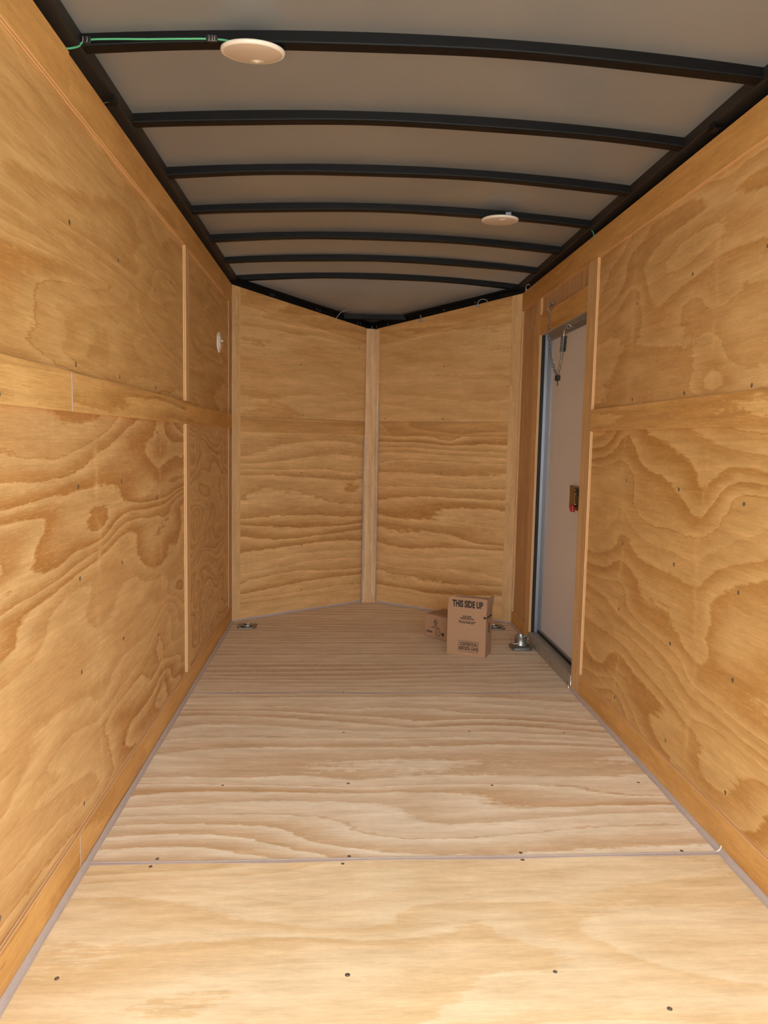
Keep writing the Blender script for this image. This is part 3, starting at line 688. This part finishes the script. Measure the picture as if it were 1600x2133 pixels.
def carton(origin, xd, W, D, H, t=0.003, flaps=None):
    """Open-topped carton in its own frame: x along the front, y to the back, z up."""
    e = empty('cardboard_box', origin)
    x = Vector(xd).normalized(); e.rotation_euler = (0, 0, math.atan2(x.y, x.x))
    bm = bmesh.new()
    box_bm(bm, (0, 0, 0), (W, t, H)); box_bm(bm, (0, D-t, 0), (W, D, H)); box_bm(bm, (0, t, 0), (t, D-t, H)); box_bm(bm, (W-t, t, 0), (W, D-t, H)); box_bm(bm, (t, t, 0), (W-t, D-t, t))
    from_bm('body', bm, 'card', e)
    for quad in (flaps or []):
        q = [Vector(p) for p in quad]; n = (q[1]-q[0]).cross(q[2]-q[1]).normalized()
        bm = bmesh.new(); a = [bm.verts.new(p) for p in q]; b = [bm.verts.new(p-n*t) for p in q]
        bm.faces.new(a); bm.faces.new(list(reversed(b)))
        for k in range(4): bm.faces.new((a[k], b[k], b[(k+1) % 4], a[(k+1) % 4]))
        bmesh.ops.recalc_face_normals(bm, faces=bm.faces)
        from_bm('flap', bm, 'card', e)
    return e
W, D, H = 0.193, 0.113, 0.222
A = carton((0.337, 3.568, 0.0008), (0.174, -0.083), W, D, H, flaps=[
    [(0.0005, -0.0005, H), (W-0.0005, -0.0005, H), (W+0.001, -0.004, H+0.064), (0.006, -0.004, H+0.064)],
    [(W+0.0005, 0.001, H-0.002), (W+0.0005, D-0.001, H-0.002), (W+0.010, D-0.004, H+0.070), (W+0.003, 0.002, H+0.062)],
    [(W-0.002, D+0.0005, H), (0.002, D+0.0005, H), (0.004, D+0.020, H+0.045), (W-0.004, D+0.020, H+0.045)]])
thing(A, 'upright open cardboard box reading THIS SIDE UP', 'box', 'cardboard boxes on the floor')
X, Z = (1, 0, 0), (0, 0, 1); fy = -0.0012
me = text_mesh('THIS SIDE UP', 0.0455, bold=0.0016, sx=0.575); printed('print', me, 'ink', A, (W/2+0.004, -0.0060, H+0.031), X, (0, -0.054, 1))
me = text_mesh('ROTATE\nYOUR STOCK', 0.0115, bold=0.0005, sx=0.95); printed('print', me, 'ink', A, (W/2+0.002, fy, H-0.035), X, Z)
printed('print', blur_line([(0, .22), (.26, .10), (.40, .13), (.55, .20), (.79, .21)], 0.086, 0.0038), 'ink', A, (W/2+0.002, fy, H-0.0545), X, Z); printed('print', blur_line([(.0, .10), (.14, .28), (.46, .24), (.74, .20)], 0.078, 0.0034), 'ink', A, (W/2+0.002, fy, H-0.0612), X, Z)
me = text_mesh('CONTENTS IN\nAEROSOL CANS', 0.0235, bold=0.0007, sx=0.56); printed('print', me, 'ink', A, (W/2+0.012, fy, 0.046), X, Z)
printed('print', rect_me(0.100, 0.055, 0.0016), 'inkfaint', A, (W/2+0.012, fy, 0.046), X, Z)
printed('print', rect_me(0.013, 0.010), 'ink', A, (W-0.007, fy, H-0.027), X, Z)
printed('print', blur_line([(0, .3), (.36, .12), (.54, .46)], 0.085, 0.010), 'ink', A, (W+0.0012, D/2, H-0.030), (0, 1, 0), Z)
printed('print', rect_me(0.018, 0.048), 'inkfaint', A, (W+0.0012, D/2, H-0.085), (0, 1, 0), Z)
# second carton lying on its broad side behind the first
ox, oy = 0.263, 3.903
Bx = empty('cardboard_box', (ox, oy, 0.0008)); dv = Vector((0.110, -0.118, 0)).normalized(); Bx.rotation_euler = (0, 0, math.atan2(dv.y, dv.x))
thing(Bx, 'brown cardboard box lying on its side behind the upright one', 'box', 'cardboard boxes on the floor')
LB, DB, HB = 0.205, 0.160, 0.122
bm = bmesh.new(); box_bm(bm, (0, 0, 0), (LB, DB, HB), 0.0035); from_bm('body', bm, 'card', Bx)
bm = bmesh.new(); box_bm(bm, (0.006, 0.0545, HB-0.0004), (LB-0.003, 0.056, HB+0.0008)); from_bm('flap_seam', bm, 'inkfaint', Bx)
printed('print', ring_me(0.0125, 0.0085, gap=3), 'ink', Bx, (0.078, -0.0006, HB-0.036), X, Z)
printed('print', heart_me(0.0048), 'ink', Bx, (0.078, -0.0006, HB-0.036), X, Z)
printed('print', blur_line([(0, .45), (.5, .5)], 0.030, 0.0035), 'inkfaint', Bx, (0.078, -0.0006, HB-0.055), X, Z)
printed('print', rect_me(0.056, 0.0034), 'ink', Bx, (0.078, -0.0006, HB-0.066), X, Z)
printed('print', blur_line([(k*0.11, .085) for k in range(9)], 0.042, 0.0105), 'inkfaint', Bx, (0.036, -0.0006, 0.030), X, Z)
printed('print', ring_me(0.0190, 0.0165), 'inkfaint', Bx, (0.095, -0.0006, 0.031), X, Z)
printed('print', ring_me(0.0125, 0.0108), 'inkfaint', Bx, (0.095, -0.0006, 0.031), X, Z)
printed('print', rect_me(0.010, 0.003), 'inkfaint', Bx, (0.095, -0.0006, 0.031), (1, 0, 1), (-1, 0, 1))
printed('print', rect_me(0.016, 0.014), 'ink', Bx, (0.128, -0.0006, 0.029), X, Z)
printed('print', rect_me(0.016, 0.003), 'ink', Bx, (0.128, -0.0006, 0.016), X, Z)

# ---------------------------------------------------------------- D-ring tie-downs
def dring(loc, label):
    e = empty('tie_down_ring', loc); thing(e, label, 'tie-down', 'tie-down rings in the front corners of the floor')
    bm = bmesh.new(); w, d_, h = 0.052, 0.058, 0.004
    out = [(-w, -d_*0.72), (-w*0.72, -d_), (w*0.72, -d_), (w, -d_*0.72), (w, d_*0.72), (w*0.72, d_), (-w*0.72, d_), (-w, d_*0.72)]
    inn = [(x*0.62, y*0.68) for x, y in out]
    o0 = [bm.verts.new((x, y, 0.0003)) for x, y in out]; o1 = [bm.verts.new((x*0.97, y*0.97, h)) for x, y in out]; i1 = [bm.verts.new((x, y, h)) for x, y in inn]; i0 = [bm.verts.new((x*0.85, y*0.85, 0.0012)) for x, y in inn]
    for k in range(8):
        j = (k+1) % 8
        bm.faces.new((o0[k], o0[j], o1[j], o1[k])); bm.faces.new((o1[k], o1[j], i1[j], i1[k])); bm.faces.new((i1[k], i1[j], i0[j], i0[k]))
    bm.faces.new(i0); bm.faces.new(list(reversed(o0))); bmesh.ops.recalc_face_normals(bm, faces=bm.faces)
    from_bm('plate', bm, 'darkzinc', e)
    tube('ring', smooth_path([(-0.024, 0.010, 0.008), (-0.024, -0.012, 0.009), (-0.014, -0.026, 0.009), (0.014, -0.026, 0.009), (0.024, -0.012, 0.009), (0.024, 0.010, 0.008)], 5), 0.0045, 'zinc', e)
    tube('hinge_bar', [(-0.030, 0.014, 0.009), (0.030, 0.014, 0.009)], 0.0055, 'zinc', e)
    for x in (-0.036, 0.036):
        for y in (-0.040, 0.040):
            bm = bmesh.new(); lathe_bm(bm, [(0.0055, h), (0.005, h+0.0022), (0, h+0.003)], 12)
            for v in bm.verts: v.co += Vector((x, y, 0))
            from_bm('screw', bm, 'zinc', e, True)
    return e
dring((-0.697, 4.080, 0.0005), 'zinc tie-down ring in the front left floor corner')
dring((0.682, 4.085, 0.0005), 'zinc tie-down ring half hidden behind the upright cardboard box')

# ---------------------------------------------------------------- steel jack foot beside the door
jk = empty('jack_foot', (0.728, 3.668, 0.0005)); thing(jk, 'round galvanised steel jack foot with wire pin beside the door', 'jack foot')
bm = bmesh.new(); sq = []
for k in range(40):
    a = 2*math.pi*k/40; c, s = math.cos(a), math.sin(a); p = 4.0
    rr = 0.055/((abs(c)**p+abs(s)**p)**(1/p)); sq.append((rr*c, rr*s))
lv = [(0.97, 0.0), (1.0, 0.003), (1.0, 0.009), (0.97, 0.0115), (0.86, 0.0105), (0.82, 0.0135), (0.70, 0.0165), (0.60, 0.0175)]
rings = [[bm.verts.new((x*k, y*k, z)) for x, y in sq] for k, z in lv]
for R0, R1 in zip(rings, rings[1:]):
    for k in range(40): bm.faces.new((R0[k], R0[(k+1) % 40], R1[(k+1) % 40], R1[k]))
bm.faces.new(rings[-1]); bm.faces.new(list(reversed(rings[0]))); from_bm('base_plate', bm, 'darkzinc', jk, False)
bm = bmesh.new(); lathe_bm(bm, [(0.035, 0.0168), (0.0315, 0.022), (0.0305, 0.060), (0.0315, 0.062), (0.031, 0.065), (0.0275, 0.065), (0.0265, 0.060), (0.0265, 0.022), (0.0, 0.022)], 40)
bmesh.ops.recalc_face_normals(bm, faces=bm.faces); from_bm('cup', bm, 'zinc', jk, True)
pin = tube('pin', [(0.004, -0.040, 0.034), (0.004, 0.036, 0.034)], 0.0048, 'zinc', jk, 10)
tube('wire_clip', smooth_path([(0.004, -0.0385, 0.041), (-0.004, -0.0395, 0.040), (-0.012, -0.0395, 0.033), (-0.022, -0.038, 0.032), (-0.050, -0.030, 0.031), (-0.054, -0.02, 0.038), (-0.054, 0.0, 0.052), (-0.052, 0.010, 0.053), (-0.033, 0.012, 0.053), (-0.028, 0.02, 0.050)], 5), 0.0014, 'zinc', jk, 6)
tube('wire_clip', smooth_path([(0.004, -0.0385, 0.028), (-0.004, -0.0395, 0.027), (-0.012, -0.0395, 0.031)], 5), 0.0014, 'zinc', jk, 6)
tube('wire_clip', smooth_path([(0.028, -0.010, 0.052), (0.034, -0.012, 0.058), (0.036, -0.012, 0.050), (0.032, -0.012, 0.042)], 5), 0.0013, 'zinc', jk, 6)

# ---------------------------------------------------------------- door chain with spring
XC = 0.784
ch = empty('door_chain', (XC, 3.55, 1.69)); thing(ch, 'slack steel chain with spring hanging across the side door top', 'chain')
PC = Matrix.Translation((-XC, -3.55, -1.69))
def cpart(o): o.matrix_parent_inverse = PC; return o
bm = bmesh.new(); box_bm(bm, (0.789, 3.545, 1.683), (0.7935, 3.60, 1.697), 0.001); cpart(from_bm('bracket', bm, 'darkzinc', ch))
for y in (3.555, 3.590):
    bm = bmesh.new(); bmesh.ops.create_uvsphere(bm, u_segments=8, v_segments=6, radius=0.0045)
    for v in bm.verts: v.co += Vector((0.788, y, 1.690))
    cpart(from_bm('screw', bm, 'zinc', ch, True))
cpart(tube('hook', smooth_path([(0.787, 3.570, 1.688), (0.781, 3.578, 1.682), (0.780, 3.586, 1.672), (0.783, 3.586, 1.660), (0.788, 3.584, 1.655), (0.788, 3.584, 1.664)], 5), 0.0016, 'zinc', ch, 6))
link_me = None
def link_mesh(L=0.0235, w=0.0054, r=0.0014):
    pts = []
    for k in range(16):
        a = 2*math.pi*k/16; pts.append((w*math.cos(a), 0, (L/2-w)*(1 if math.sin(a) > 0 else -1)+w*math.sin(a)))
    bm = bmesh.new(); tube_bm(bm, pts, r, 6, True); me = bpy.data.meshes.new('link'); bm.to_mesh(me); bm.free()
    for p in me.polygons: p.use_smooth = True
    me.materials.append(M['chain']); return me
LM = link_mesh()
def chain_along(pts, step=0.0200, sc=1.0):
    P_ = smooth_path(pts, 14); d = [0]
    for a, b in zip(P_, P_[1:]): d.append(d[-1]+(b-a).length)
    n = int(d[-1]/(step*sc)); 
    for i in range(n+1):
        s = i*d[-1]/n; j = max(k for k in range(len(d)) if d[k] <= s+1e-9); j = min(j, len(P_)-2)
        f = (s-d[j])/max(1e-9, d[j+1]-d[j]); p = P_[j].lerp(P_[j+1], f); t_ = (P_[j+1]-P_[j]).normalized()
        q = Vector((0, 0, 1)).rotation_difference(t_)
        from mathutils import Quaternion
        q = q @ Quaternion((0, 0, 1), (i % 2)*math.pi/2+0.5)
        o = bpy.data.objects.new('link', LM); COL.objects.link(o); o.rotation_mode = 'QUATERNION'; o.rotation_quaternion = q
        o.location = p; o.scale = (sc, sc, sc); o.parent = ch; cpart(o)
chain_along([(XC+0.002, 3.585, 1.650), (XC+0.001, 3.586, 1.62), (XC, 3.586, 1.589), (XC, 3.572, 1.549), (XC, 3.545, 1.471), (XC, 3.502, 1.418), (XC, 3.456, 1.374), (XC, 3.410, 1.348)])
chain_along([(XC, 3.388, 1.350), (XC, 3.362, 1.393), (XC, 3.345, 1.425)], sc=1.25)
# spring between its two long hooks
def helix(a, b, R, turns, r, name):
    a, b = Vector(a), Vector(b); ax = (b-a).normalized(); s = ax.orthogonal().normalized(); w = ax.cross(s); pts = []
    n = turns*12
    for i in range(n+1):
        th = 2*math.pi*i/12; pts.append(a.lerp(b, i/n)+(s*math.cos(th)+w*math.sin(th))*R)
    return cpart(tube(name, pts, r, 'spring', ch, 6))
helix((XC, 3.335, 1.440), (XC, 3.322, 1.508), 0.0125, 10, 0.0022, 'spring')
cpart(tube('spring_hook', smooth_path([(XC-0.003, 3.346, 1.424), (XC-0.003, 3.336, 1.432), (XC-0.003, 3.318, 1.512), (XC-0.001, 3.316, 1.520)], 5), 0.0024, 'zinc', ch, 6))
cpart(tube('spring_hook', smooth_path([(XC+0.003, 3.345, 1.432), (XC+0.003, 3.330, 1.515), (XC+0.001, 3.328, 1.530), (XC+0.006, 3.325, 1.541), (0.800, 3.345, 1.552), (0.806, 3.357, 1.558)], 5), 0.0022, 'zinc', ch, 6))
cpart(tube('eye_bolt', [(0.812+0.009*math.cos(a), 3.357, 1.556+0.009*math.sin(a)) for a in [2*math.pi*k/16 for k in range(16)]], 0.002, 'zinc', ch, 6, True))
cpart(tube('eye_bolt', [(0.821, 3.357, 1.556), (0.838, 3.357, 1.556)], 0.0024, 'zinc', ch, 8))
bm = bmesh.new(); box_bm(bm, (XC-0.010, 3.375, 1.318), (XC+0.008, 3.408, 1.342), 0.003); o = cpart(from_bm('rubber_stop', bm, 'rubber', ch)); o['label'] = 'black rubber stop'
for y in (3.384, 3.396):
    cpart(tube('prong', [(XC-0.001, y, 1.320), (XC-0.001, y-0.002, 1.294)], 0.0018, 'latch', ch, 6))

bpy.context.view_layer.update()
